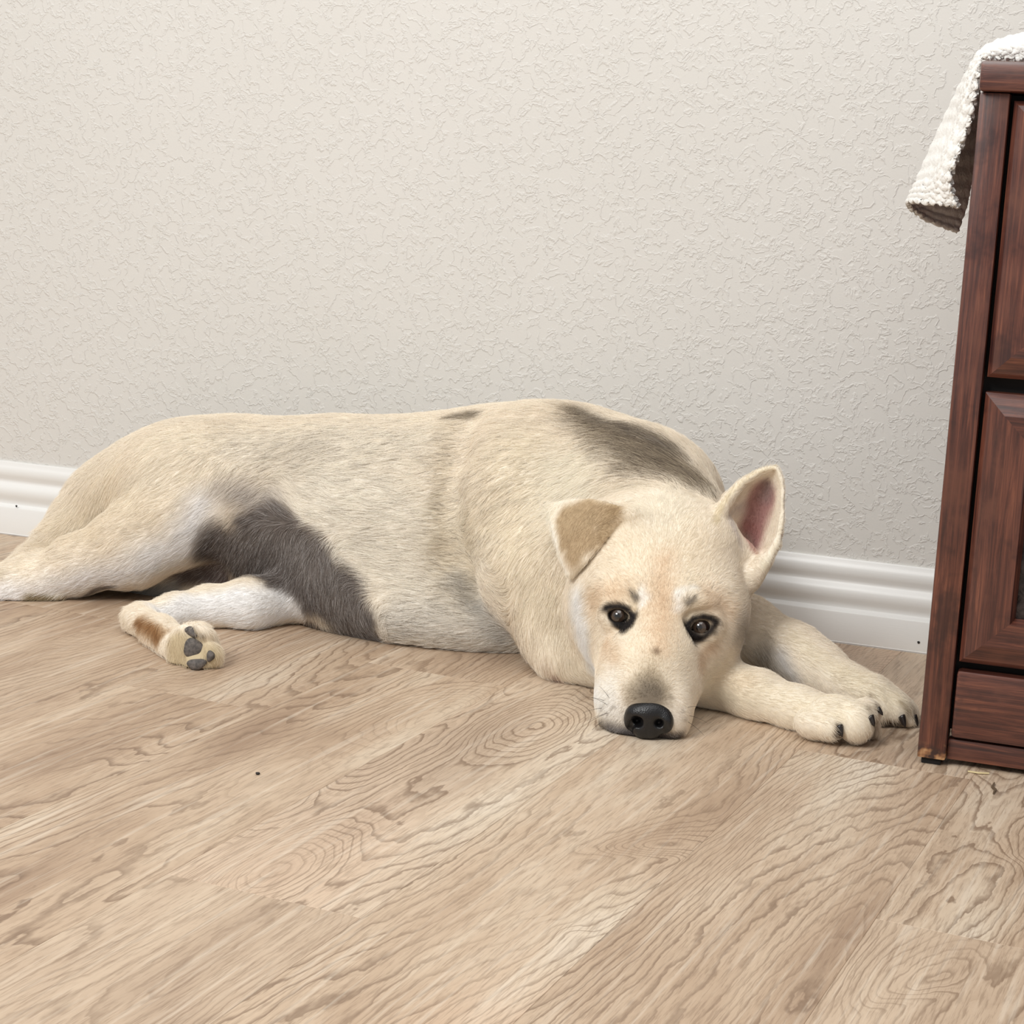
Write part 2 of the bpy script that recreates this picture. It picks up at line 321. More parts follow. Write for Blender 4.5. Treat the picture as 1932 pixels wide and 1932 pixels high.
def thick_sheet(G, th):
    """closed shell around a grid (n, m, 3) of points; th (n, m) half thickness"""
    n, m = G.shape[:2]
    N = np.cross(np.gradient(G, axis=0), np.gradient(G, axis=1)); N /= np.linalg.norm(N, axis=2, keepdims=True) + 1e-9
    V = np.vstack([(G + N * th[..., None]).reshape(-1, 3), (G - N * th[..., None]).reshape(-1, 3)]); o = n * m; q = []
    for i in range(n - 1):
        for j in range(m - 1):
            a, b, c, d = i * m + j, (i + 1) * m + j, (i + 1) * m + j + 1, i * m + j + 1
            q += [(a, b, c, d), (o + a, o + d, o + c, o + b)]
    rim = [(i, 0) for i in range(n)] + [(n - 1, j) for j in range(1, m)] + [(i, m - 1) for i in range(n - 2, -1, -1)] + [(0, j) for j in range(m - 2, 0, -1)]
    rim = [i * m + j for i, j in rim]
    for a, b in zip(rim, rim[1:] + rim[:1]): q.append((b, a, o + a, o + b))
    return V, np.array(q)
N = np.cross(np.gradient(G, axis=0), np.gradient(G, axis=1)); N /= np.linalg.norm(N, axis=2, keepdims=True) + 1e-9
th = np.full((nv, nu), .0018); th[:, :3] = .0030; th[-4:, :] = .0026; th[-14:-12, :] = .0010
G = G + N * wob[..., None]; over = (ii < nv * .365)
G[..., 0] = np.where(over, G[..., 0], np.minimum(G[..., 0], XD - .0045)); G[..., 2] = np.where(over & (G[..., 0] > XD - .0045), np.maximum(G[..., 2], DT + .0036), G[..., 2])
V, q = thick_sheet(G, th)
tag(pydata('towel', V, q, mat_towel(), smooth=True), 'white textured towel draped over the top left corner of the dresser', 'towel')

# ---------------------------------------------------------------- small litter on the floor
c = F(486, 1459, .0012); bm = bmesh.new(); bmesh.ops.create_icosphere(bm, subdivisions=2, radius=.0019)
for v in bm.verts: v.co = Vector((v.co.x * 1.1, v.co.y, v.co.z * .6)) * (1 + .15 * math.sin(v.co.x * 4000 + v.co.y * 3000)) + Vector(c)
me = bpy.data.meshes.new('crumb'); bm.to_mesh(me); bm.free()
tag(link('crumb', me, M_CHIP), 'tiny black crumb alone on the open floor left of centre', 'crumb')
def sliver(name, pts, w, mat, label, cat):
    A = [np.array(F(*p_, .0008)) for p_ in pts]; V = []
    for i, a in enumerate(A):
        t = A[min(i + 1, len(A) - 1)] - A[max(i - 1, 0)]; t /= np.linalg.norm(t); s_ = np.cross(t, (0, 0, 1)); ww = w * (.5 if i in (0, len(A) - 1) else 1)
        V += [a + s_ * ww, a - s_ * ww, a - s_ * ww + np.array([0, 0, .0011]), a + s_ * ww + np.array([0, 0, .0011])]
    Fc = [(4 * i + k, 4 * i + (k + 1) % 4, 4 * i + 4 + (k + 1) % 4, 4 * i + 4 + k) for i in range(len(A) - 1) for k in range(4)] + [(0, 1, 2, 3), tuple(4 * len(A) - 4 + k for k in range(4))]
    return tag(pydata(name, V, Fc, mat), label, cat)
sliver('splinter', [(1826, 1456), (1846, 1459), (1866, 1460)], .0012, plain('pale_straw', (222, 206, 160), .6), 'pale straw splinter on the floor in front of the dresser base', 'splinter')
sliver('dry_leaf_bit', [(1876, 1478), (1872, 1486), (1878, 1490), (1874, 1498)], .0011, plain('brown_leaf', (96, 78, 58), .8), 'curled brown leaf scrap on the floor below the dresser', 'leaf scrap')
# ---------------------------------------------------------------- dog: one continuous body grown from a distance field
def field(lo, hi, vox):
    """open a fresh distance field over a box"""
    global VOX, GMIN, GMAX, NG, AX, D
    VOX = vox; GMIN = np.array(lo, float); NG = np.ceil((np.array(hi) - GMIN) / VOX).astype(int); GMAX = GMIN + VOX * NG
    AX = [(GMIN[i] + VOX * np.arange(NG[i])).astype(np.float32) for i in range(3)]
    D = np.full(tuple(NG), 0.06, np.float32)

def box_of(lo, hi, m):
    i0 = np.clip(np.floor((np.asarray(lo) - m - GMIN) / VOX).astype(int), 0, NG)
    i1 = np.clip(np.ceil((np.asarray(hi) + m - GMIN) / VOX).astype(int) + 1, 0, NG)
    sl = tuple(slice(a, b) for a, b in zip(i0, i1))
    X = AX[0][sl[0]][:, None, None]; Y = AX[1][sl[1]][None, :, None]; Z = AX[2][sl[2]][None, None, :]
    return sl, X, Y, Z

def blend(sl, d, k, op='add'):
    a = D[sl]
    if op == 'cut':
        d = -d; h = np.maximum(k - np.abs(a - d), 0) / k
        D[sl] = np.maximum(a, d) + h * h * k * .25
    else:
        h = np.maximum(k - np.abs(a - d), 0) / k
        D[sl] = np.minimum(a, d) - h * h * k * .25

def basis(roll=0., pitch=0., yaw_=0.):
    """view-aligned axes (right, up, toward camera) turned by roll (in the picture plane, clockwise), pitch (top tips toward camera) and yaw."""
    r, u, t = R_.copy(), U_.copy(), -F_.copy()
    a = math.radians(yaw_); r, t = r * math.cos(a) - t * math.sin(a), r * math.sin(a) + t * math.cos(a)
    a = math.radians(pitch); u, t = u * math.cos(a) + t * math.sin(a), -u * math.sin(a) + t * math.cos(a)
    a = math.radians(roll); r, u = r * math.cos(a) - u * math.sin(a), r * math.sin(a) + u * math.cos(a)
    return r, u, t

def rest(px, py, r_px, f=.92):
    """depth at which a round form of radius r_px seen at a pixel lies on the floor"""
    r = r_px / pj(F(px, py, .02))[2]
    return float(F(px, py, r * f)[1])

def ell(px, py, y, rx, ry, rz, roll=0, pitch=0, yaw_=0, k=.03, op='add', s=None):
    if y is None: y = rest(px, py, ry)
    c = P(px, py, y); sc = s or pj(c)[2]
    rad = np.array([rx, ry, rz]) / sc; A = np.array(basis(roll, pitch, yaw_))
    ext = np.sqrt(((A * rad[:, None]) ** 2).sum(0))
    sl, X, Y, Z = box_of(c - ext, c + ext, k + .012)
    q = [(A[i, 0] * (X - c[0]) + A[i, 1] * (Y - c[1]) + A[i, 2] * (Z - c[2])) / rad[i] for i in range(3)]
    k0 = np.sqrt(q[0] ** 2 + q[1] ** 2 + q[2] ** 2) + 1e-6
    k1 = np.sqrt((q[0] / rad[0]) ** 2 + (q[1] / rad[1]) ** 2 + (q[2] / rad[2]) ** 2) + 1e-6
    blend(sl, (k0 * (k0 - 1) / k1).astype(np.float32), k, op)

def chain(pts, k=.02, op='add', kk=None):
    """tapered tube through (px, py, y, radius_px) joints"""
    pts = [(a, b, rest(a, b, r) if y is None else y, r) for a, b, y, r in pts]
    for a, b in zip(pts[:-1], pts[1:]):
        A = P(*a[:3]); B = P(*b[:3]); ra = a[3] / pj(A)[2]; rb = b[3] / pj(B)[2]
        m = max(ra, rb); lo = np.minimum(A, B) - m; hi = np.maximum(A, B) + m
        sl, X, Y, Z = box_of(lo, hi, k + .012)
        ab = B - A; L2 = ab @ ab
        t = np.clip(((X - A[0]) * ab[0] + (Y - A[1]) * ab[1] + (Z - A[2]) * ab[2]) / L2, 0, 1)
        d = np.sqrt((X - A[0] - t * ab[0]) ** 2 + (Y - A[1] - t * ab[1]) ** 2 + (Z - A[2] - t * ab[2]) ** 2)
        blend(sl, (d - (ra + (rb - ra) * t)).astype(np.float32), k, op)

def groove(pts, r, depth_k=.004):
    """a crease cut along points (px, py, y): radius r in metres"""
    for a, b in zip(pts[:-1], pts[1:]):
        A = P(*a[:3]); B = P(*b[:3])
        sl, X, Y, Z = box_of(np.minimum(A, B) - r, np.maximum(A, B) + r, depth_k + .006)
        ab = B - A; L2 = ab @ ab
        t = np.clip(((X - A[0]) * ab[0] + (Y - A[1]) * ab[1] + (Z - A[2]) * ab[2]) / L2, 0, 1)
        d = np.sqrt((X - A[0] - t * ab[0]) ** 2 + (Y - A[1] - t * ab[1]) ** 2 + (Z - A[2] - t * ab[2]) ** 2) - r
        blend(sl, d.astype(np.float32), depth_k, 'cut')

def sample(p):
    """field value at points (n,3), trilinear"""
    g = np.clip((np.asarray(p) - GMIN) / VOX, 0, NG - 1.001); i = g.astype(int); f = g - i
    o = 0
    for dx in (0, 1):
        for dy in (0, 1):
            for dz in (0, 1):
                w = (f[:, 0] if dx else 1 - f[:, 0]) * (f[:, 1] if dy else 1 - f[:, 1]) * (f[:, 2] if dz else 1 - f[:, 2])
                o = o + w * D[i[:, 0] + dx, i[:, 1] + dy, i[:, 2] + dz]
    return o

def gradient(p, e=.002):
    g = np.stack([sample(p + e * np.eye(3)[i]) - sample(p - e * np.eye(3)[i]) for i in range(3)], 1)
    return g / (np.linalg.norm(g, axis=1, keepdims=True) + 1e-9)

def hit(px, py, start=1.3, stop=3.2):
    """first point of the body along the line of sight through a pixel (used only to find a spot on the built body)"""
    d = ray(px, py); d = d / np.linalg.norm(d)
    t = np.arange(start, stop, .001); q = C + d * t[:, None]
    ok = np.all((q > GMIN + VOX) & (q < GMAX - VOX), axis=1); t, q = t[ok], q[ok]
    v = sample(q); i = np.argmax(v < 0)
    return q[i] if v[i] < 0 else None

def body():
    # --- trunk
    ell(970, 1000, -.15, 205, 236, 205, k=.03)
    ell(800, 1008, -.155, 250, 224, 205, k=.05)
    ell(620, 968, -.14, 200, 182, 180, k=.05)
    ell(800, 1130, -.20, 260, 98, 150, roll=6, k=.04)
    ell(880, 1172, -.222, 230, 72, 135, roll=5, k=.03)
    ell(665, 1110, -.205, 118, 98, 130, roll=10, k=.035)      # soft belly
    ell(540, 1040, -.18, 110, 110, 120, k=.04)
    ell(430, 915, -.15, 170, 130, 155, k=.05)                 # loin and croup
    ell(300, 945, -.145, 150, 128, 140, roll=-20, k=.05)
    ell(205, 985, -.15, 92, 100, 110, k=.04)                  # buttock
    # --- upper hind leg: thigh, knee, shank, hock, foot running out of frame
    chain([(330, 920, -.20, 100), (325, 985, -.23, 84)], k=.04)
    chain([(320, 985, -.235, 82), (250, 1030, -.26, 72), (150, 1065, -.285, 50), (60, 1102, -.31, 40), (10, 1116, -.325, 37), (-60, 1124, -.33, 28)], k=.02)
    chain([(150, 1000, -.20, 60), (60, 1070, -.29, 30), (12, 1098, -.32, 24)], k=.02)     # tendon edge behind the shank
    chain([(12, 1098, -.325, 24), (-70, 1150, -.37, 22), (-110, 1160, -.40, 30)], k=.012)
    chain([(110, 1128, -.31, 14), (40, 1140, -.33, 18), (-20, 1146, -.34, 16)], k=.006)
    # --- under leg
    chain([(480, 1090, -.18, 62), (330, 1110, -.20, 44), (240, 1120, -.215, 26)], k=.02)
    chain([(560, 1122, -.25, 52), (470, 1141, None, 46), (395, 1146, None, 38), (330, 1154, -.36, 31), (275, 1162, -.385, 25)], k=.012)
    chain([(244, 1158, -.39, 13), (264, 1172, -.40, 28), (302, 1198, -.43, 33), (340, 1225, -.465, 38)], k=.012)
    # hind paw, sole to the camera
    ell(365, 1222, -.480, 48, 50, 32, roll=10, k=.010)
    ell(341, 1256, -.487, 26, 21, 24, roll=30, k=.006)
    ell(374, 1255, -.494, 28, 21, 22, k=.005)
    ell(400, 1236, -.487, 20, 26, 22, roll=-15, k=.005)
    ell(338, 1212, -.485, 15, 22, 18, roll=-10, k=.005)
    ell(383, 1192, -.485, 22, 15, 18, roll=35, k=.005)
    # --- shoulder and upper arm, throat, neck
    ell(985, 900, -.19, 112, 128, 95, roll=8, k=.03)
    chain([(985, 950, -.235, 105), (1010, 1080, -.275, 92), (1062, 1210, -.315, 62), (1068, 1246, -.33, 44)], k=.03)
    ell(1110, 1090, -.28, 120, 150, 110, k=.04)
    chain([(1080, 930, -.16, 148), (1190, 960, -.20, 145), (1255, 1010, -.27, 128)], k=.04)
    ell(1125, 885, -.13, 150, 96, 110, roll=12, k=.04)
    ell(1258, 945, -.17, 98, 92, 100, roll=32, k=.03)
    # --- front legs
    chain([(1068, 1240, None, 46), (1200, 1265, None, 48), (1340, 1286, None, 48), (1430, 1313, None, 45), (1505, 1338, None, 39), (1560, 1350, None, 38)], k=.014)
    ell(1540, 1366, -.430, 44, 30, 32, roll=14, k=.008)
    ell(1566, 1374, -.440, 22, 23, 22, k=.006)
    ell(1590, 1344, -.418, 60, 30, 30, roll=14, k=.008)
    ell(1614, 1364, -.428, 35, 37, 30, roll=10, k=.006)
    ell(1634, 1344, -.405, 27, 27, 28, roll=25, k=.006)
    ell(1638, 1376, -.398, 22, 24, 22, k=.006)
    chain([(1250, 1150, -.24, 90), (1400, 1190, -.262, 64), (1500, 1236, -.285, 54), (1545, 1262, -.295, 46), (1600, 1296, -.315, 37), (1640, 1308, -.325, 37)], k=.016)
    ell(1662, 1320, -.330, 52, 34, 36, roll=20, k=.010)
    ell(1655, 1340, -.345, 30, 30, 28, roll=25, k=.006)
    ell(1690, 1342, -.338, 30, 29, 28, roll=30, k=.006)
    ell(1706, 1336, -.318, 32, 20, 26, roll=48, k=.006)
    ell(1712, 1362, -.335, 14, 14, 16, k=.006)
    groove([(892, 782, -.20), (862, 850, -.245), (846, 950, -.275), (852, 1050, -.285), (896, 1112, -.285)], .0015, .034)
    groove([(1530, 1350, -.445), (1560, 1358, -.455), (1578, 1372, -.462), (1582, 1392, -.462)], .0012, .007)
    groove([(1590, 1330, -.430), (1625, 1338, -.442), (1648, 1352, -.440)], .0010, .006)
    groove([(1625, 1305, -.358), (1650, 1318, -.366), (1668, 1345, -.372)], .0010, .007); groove([(1675, 1302, -.345), (1700, 1322, -.352), (1712, 1345, -.352)], .0010, .007)
    # --- head
    ell(1246, 1050, -.335, 144, 126, 118, roll=7, pitch=-20, k=.03)
    ell(1186, 1035, -.345, 84, 90, 88, k=.02)
    ell(1314, 1040, -.345, 84, 90, 88, k=.02)
    ell(1238, 1120, -.370, 146, 100, 112, roll=6, k=.03)      # broad brow and eye plane
    ell(1148, 1165, -.370, 78, 96, 84, roll=-14, k=.03)       # cheeks
    ell(1340, 1172, -.372, 68, 92, 82, roll=16, k=.03)
    ell(1230, 1240, -.415, 104, 110, 96, roll=4, k=.035)
    chain([(1242, 1165, -.420, 52), (1232, 1240, -.458, 48), (1222, 1312, -.488, 46)], k=.03)
    ell(1220, 1300, -.455, 94, 92, 80, roll=2, k=.025)        # muzzle mass
    ell(1168, 1340, -.480, 42, 62, 50, roll=-2, k=.014)       # flews
    ell(1266, 1344, -.480, 40, 60, 50, roll=5, k=.014)
    ell(1212, 1385, -.488, 72, 20, 40, k=.008)                # chin
    ell(1176, 1117, -.424, 34, 16, 22, roll=-10, k=.022)      # brows
    ell(1308, 1131, -.424, 34, 16, 22, roll=18, k=.022)
    groove([(1252, 985, -.448), (1262, 1030, -.458), (1258, 1090, -.466), (1250, 1130, -.472)], .002, .014)

def surf(px, py, off=0.):
    """(px, py, depth) of the body's surface seen through a pixel, moved off (m) along y"""
    h = hit(px, py)
    return (px, py, (h[1] if h is not None else -.36) + off)

def add_shell(V, q, k):
    """union a closed polygon shell with the body: distances from openvdb, in the body's own lattice"""
    tr = openvdb.createLinearTransform(voxelSize=VOX)
    g = openvdb.FloatGrid.createLevelSetFromPolygons(points=((V - GMIN)).astype(np.float32), quads=q.astype(np.uint32), transform=tr, halfWidth=6.0)
    lo, hi = g.evalActiveVoxelBoundingBox()
    lo = np.maximum(np.array(lo), 0); hi = np.minimum(np.array(hi) + 1, NG)
    a = np.zeros(tuple(hi - lo), np.float32); g.copyToArray(a, ijk=tuple(int(v) for v in lo))
    sl = tuple(slice(int(p_), int(q_)) for p_, q_ in zip(lo, hi))
    blend(sl, a, k)

def rail(pts, n):
    """n points evenly along a smooth line of (px, py, y)"""
    p = np.array(pts, float); t = np.r_[0, np.cumsum(np.linalg.norm(np.diff(p[:, :2], axis=0), axis=1))]; t /= t[-1]
    u = np.linspace(0, 1, n); q = np.stack([np.interp(u, t, p[:, i]) for i in range(3)], 1)
    for _ in range(2):
        q[1:-1] = .25 * q[:-2] + .5 * q[1:-1] + .25 * q[2:]
    return q

def ears():
    # pricked ear: a cup between a left and a right edge, base to tip
    n, m = 34, 26
    Lr = rail([(1352, 1010, -.345), (1356, 972, -.345), (1372, 940, -.338), (1400, 908, -.330), (1436, 886, -.325), (1462, 880, -.322)], n)
    Rr = rail([(1428, 1082, -.335), (1452, 1058, -.335), (1470, 1020, -.332), (1478, 960, -.328), (1478, 912, -.325), (1468, 882, -.322)], n)
    G = np.zeros((n, m, 3)); th = np.zeros((n, m))
    for i in range(n):
        s = i / (n - 1)
        for j in range(m):
            t = j / (m - 1); q = Lr[i] * (1 - t) + Rr[i] * t
            bow = 1 - (1 - s) ** 2 * .0
            q = q.copy(); q[2] += .050 * math.sin(math.pi * t) ** .8 * (1 - s) ** .6 + .0 * bow
            G[i, j] = P(*q); th[i, j] = .0022 + .0034 * (1 - s) * (1 - t) ** 2
    add_shell(*thick_sheet(G, th), .003)
    chain([(1340, 1000, -.350, 17), (1356, 968, -.347, 12), (1374, 940, -.339, 8), (1402, 908, -.331, 5)], k=.006)      # rolled front edge
    chain([(1428, 1080, -.345, 14), (1448, 1056, -.342, 9), (1466, 1028, -.336, 6), (1476, 980, -.330, 4)], k=.005)
    chain([(1436, 1056, -.340, 7), (1456, 1040, -.338, 6), (1464, 1020, -.336, 4)], k=.003)
    ell(1395, 1052, -.330, 34, 30, 30, k=.014)
    chain([(1436, 1066, -.345, 9), (1412, 1096, -.350, 16), (1385, 1110, -.350, 20)], k=.010)
    # folded ear: flap hanging forward from a crest
    A = surf(1190, 972, -.004); n, m = 30, 26
    L = rail([(1034, 956, -.352), (1040, 1000, -.378), (1054, 1048, -.395), (1072, 1088, -.402)], n)
    y2 = [surf(1150, 1008)[2] - .006, surf(1108, 1058)[2] - .010]
    Rr = rail([(1196, 970, A[2]), (1172, 984, A[2] - .003), (1150, 1010, y2[0]), (1108, 1062, min(y2[1], -.395)), (1078, 1090, -.404)], n)
    G = np.zeros((n, m, 3)); th = np.full((n, m), .0024)
    for i in range(n):
        s = i / (n - 1)
        for j in range(m):
            t = j / (m - 1); q = L[i] * (1 - t) + Rr[i] * t
            if True:
                q = q.copy(); q[1] -= 22 * math.sin(math.pi * t) ** .8 * (1 - s) ** 3; q[2] -= .010 * math.sin(math.pi * t) * (1 - s * .5)
            G[i, j] = P(*q)
    add_shell(*thick_sheet(G, th), .002)
    # back layer, from the crest to the skull
    Lb = rail([(1036, 957, -.350), (1068, 990, -.335), (1090, 1030, -.325)], n)
    Rb = rail([(1196, 968, A[2] + .006), (1180, 1000, A[2] + .03), (1150, 1040, A[2] + .03)], n)
    G = np.zeros((n, m, 3))
    for i in range(n):
        s = i / (n - 1)
        for j in range(m):
            t = j / (m - 1); q = Lb[i] * (1 - t) + Rb[i] * t; q = q.copy(); q[1] -= 20 * math.sin(math.pi * t) ** .8 * (1 - s) ** 3
            G[i, j] = P(*q)
    add_shell(*thick_sheet(G, th + .0006), .004)
    chain([(1196, 972, A[2] + .004, 16), (1222, 985, A[2] + .012, 14)], k=.010)

EYES = [dict(c=(1165, 1157), rim=[(1137, 1147), (1150, 1143), (1168, 1142), (1184, 1149), (1194, 1163), (1190, 1177), (1178, 1185), (1164, 1179), (1148, 1164)]),
        dict(c=(1325, 1178), rim=[(1354, 1174), (1342, 1166), (1326, 1163), (1310, 1167), (1298, 1179), (1299, 1193), (1310, 1201), (1325, 1199), (1342, 1189)])]

def eyes():
    for e in EYES:
        s0 = surf(*e['c']); e['y'] = s0[2]
        ring = [surf(*p)[2] for p in e['rim']]
        ym = float(np.mean(ring)); e['ym'] = ym
        ell(e['c'][0], e['c'][1] + 4, ym, 44, 34, 16, k=.010, op='cut')          # orbit hollow
        cx, cy = np.mean(e['rim'], axis=0)
        ell(cx, cy, ym + .008, 40, 31, 22, k=.010)                             # lids over the eyeball
        for a, b in ((-9, 1), (9, 1), (0, 1)):
            ell(cx + a, cy + b, ym - .006, 19 if a == 0 else 14, 13, 30, k=.002, op='cut')
        rim = [(x, y, yy) for (x, y), yy in zip(e['rim'], ring)]
        rim = [(x, y, .65 * yy + .35 * ym + .0005, 4.0) for x, y, yy in rim]
        chain(rim + rim[:1], k=.003)
        e['ball'] = P(e['c'][0] + (3 if e['c'][0] < 1200 else -3), e['c'][1] + 5, ym + .0085)

def mesh_from_field(name, smooth_it=2):
    g = openvdb.FloatGrid(.06); g.copyFromArray(D, tolerance=0.)
    pts, quads = g.convertToQuads(isovalue=0.)
    v = np.array(pts, float) * VOX + GMIN; q = np.array(quads, int)
    e = np.vstack([q[:, [0, 1]], q[:, [1, 2]], q[:, [2, 3]], q[:, [3, 0]]])
    for _ in range(smooth_it):
        s = np.zeros_like(v); cnt = np.zeros(len(v))
        for a, b in ((0, 1), (1, 0)):
            for ax in range(3): s[:, ax] += np.bincount(e[:, a], weights=v[e[:, b], ax], minlength=len(v))
            cnt += np.bincount(e[:, a], minlength=len(v))
        v = v * .45 + (s / cnt[:, None]) * .55
    n = gradient(v); fn = np.cross(v[q[0, 1]] - v[q[0, 0]], v[q[0, 2]] - v[q[0, 0]])
    if fn @ n[q[0, 0]] < 0: q = q[:, ::-1]
    me = bpy.data.meshes.new(name); me.vertices.add(len(v)); me.vertices.foreach_set('co', v.astype(np.float32).ravel())
    me.loops.add(q.size); me.loops.foreach_set('vertex_index', q.astype(np.int32).ravel()); me.polygons.add(len(q))
    me.polygons.foreach_set('loop_start', np.arange(0, q.size, 4, dtype=np.int32)); me.update(calc_edges=True); me.validate()
    me.polygons.foreach_set('use_smooth', [True] * len(me.polygons))
    return me, v, q

# ---------------------------------------------------------------- grow the body
field((-0.80, -0.64, -0.01), (0.44, -0.012, 0.36), .0023)
body(); ears(); eyes()
D[:] = np.maximum(D, (.0010 - AX[2])[None, None, :]); D[:] = np.maximum(D, (AX[1] + .0185)[None, :, None])
dog_me, DV, DQ = mesh_from_field('dog')

# ---------------------------------------------------------------- coat colours and some painted shade: patches that sit on the built body
def hit3(px, py):
    for r in (0, 3, 7, 12, 18, 26):
        for a in range(1 if r == 0 else 8):
            h = hit(px + r * math.cos(a * .785), py + r * math.sin(a * .785))
            if h is not None: return h
    return P(px, py, -.3)
def cone_w(p, pts, soft, flat=1.):
    """weight 0..1 of points p near a tapered line of (px, py, r_px)"""
    H = [(hit3(a, b), r) for a, b, r in pts]; best = np.full(len(p), 9.)
    H = [(h, r / pj(h)[2]) for h, r in H]
    if len(H) == 1: H = H * 2
    for (a, ra), (b, rb) in zip(H[:-1], H[1:]):
        ab = b - a; L2 = ab @ ab + 1e-12; t = np.clip((p - a) @ ab / L2, 0, 1)
        best = np.minimum(best, np.linalg.norm(p - a - t[:, None] * ab, axis=1) - (ra + (rb - ra) * t))
    s = soft / 1750.; w = np.clip(.5 - best / (2 * s), 0, 1)
    return w * w * (3 - 2 * w)
def vnoise(p, f, seed=0):
    """smooth value noise, 0..1"""
    q = p * f + seed * 17.3; i = np.floor(q).astype(np.int64); u = q - i; u = u * u * (3 - 2 * u); o = 0
    for a in (0, 1):
        for b in (0, 1):
            for c in (0, 1):
                h = ((i[:, 0] + a) * 374761393 + (i[:, 1] + b) * 668265263 + (i[:, 2] + c) * 2147483647 + seed * 974634777) & 0xffffffff
                h = (h ^ (h >> 13)) * 1274126177 & 0xffffffff; h = ((h ^ (h >> 16)) & 0xffff) / 65535.
                o = o + h * (u[:, 0] if a else 1 - u[:, 0]) * (u[:, 1] if b else 1 - u[:, 1]) * (u[:, 2] if c else 1 - u[:, 2])
    return o
CREAM = (238, 218, 188)
EL = [(1142, 1148), (1152, 1145), (1168, 1144), (1184, 1150), (1196, 1166), (1190, 1180), (1178, 1190), (1164, 1180), (1148, 1162), (1142, 1148)]
ER = [(1352, 1174), (1342, 1167), (1326, 1164), (1308, 1168), (1297, 1180), (1298, 1196), (1308, 1206), (1325, 1202), (1342, 1190), (1352, 1174)]
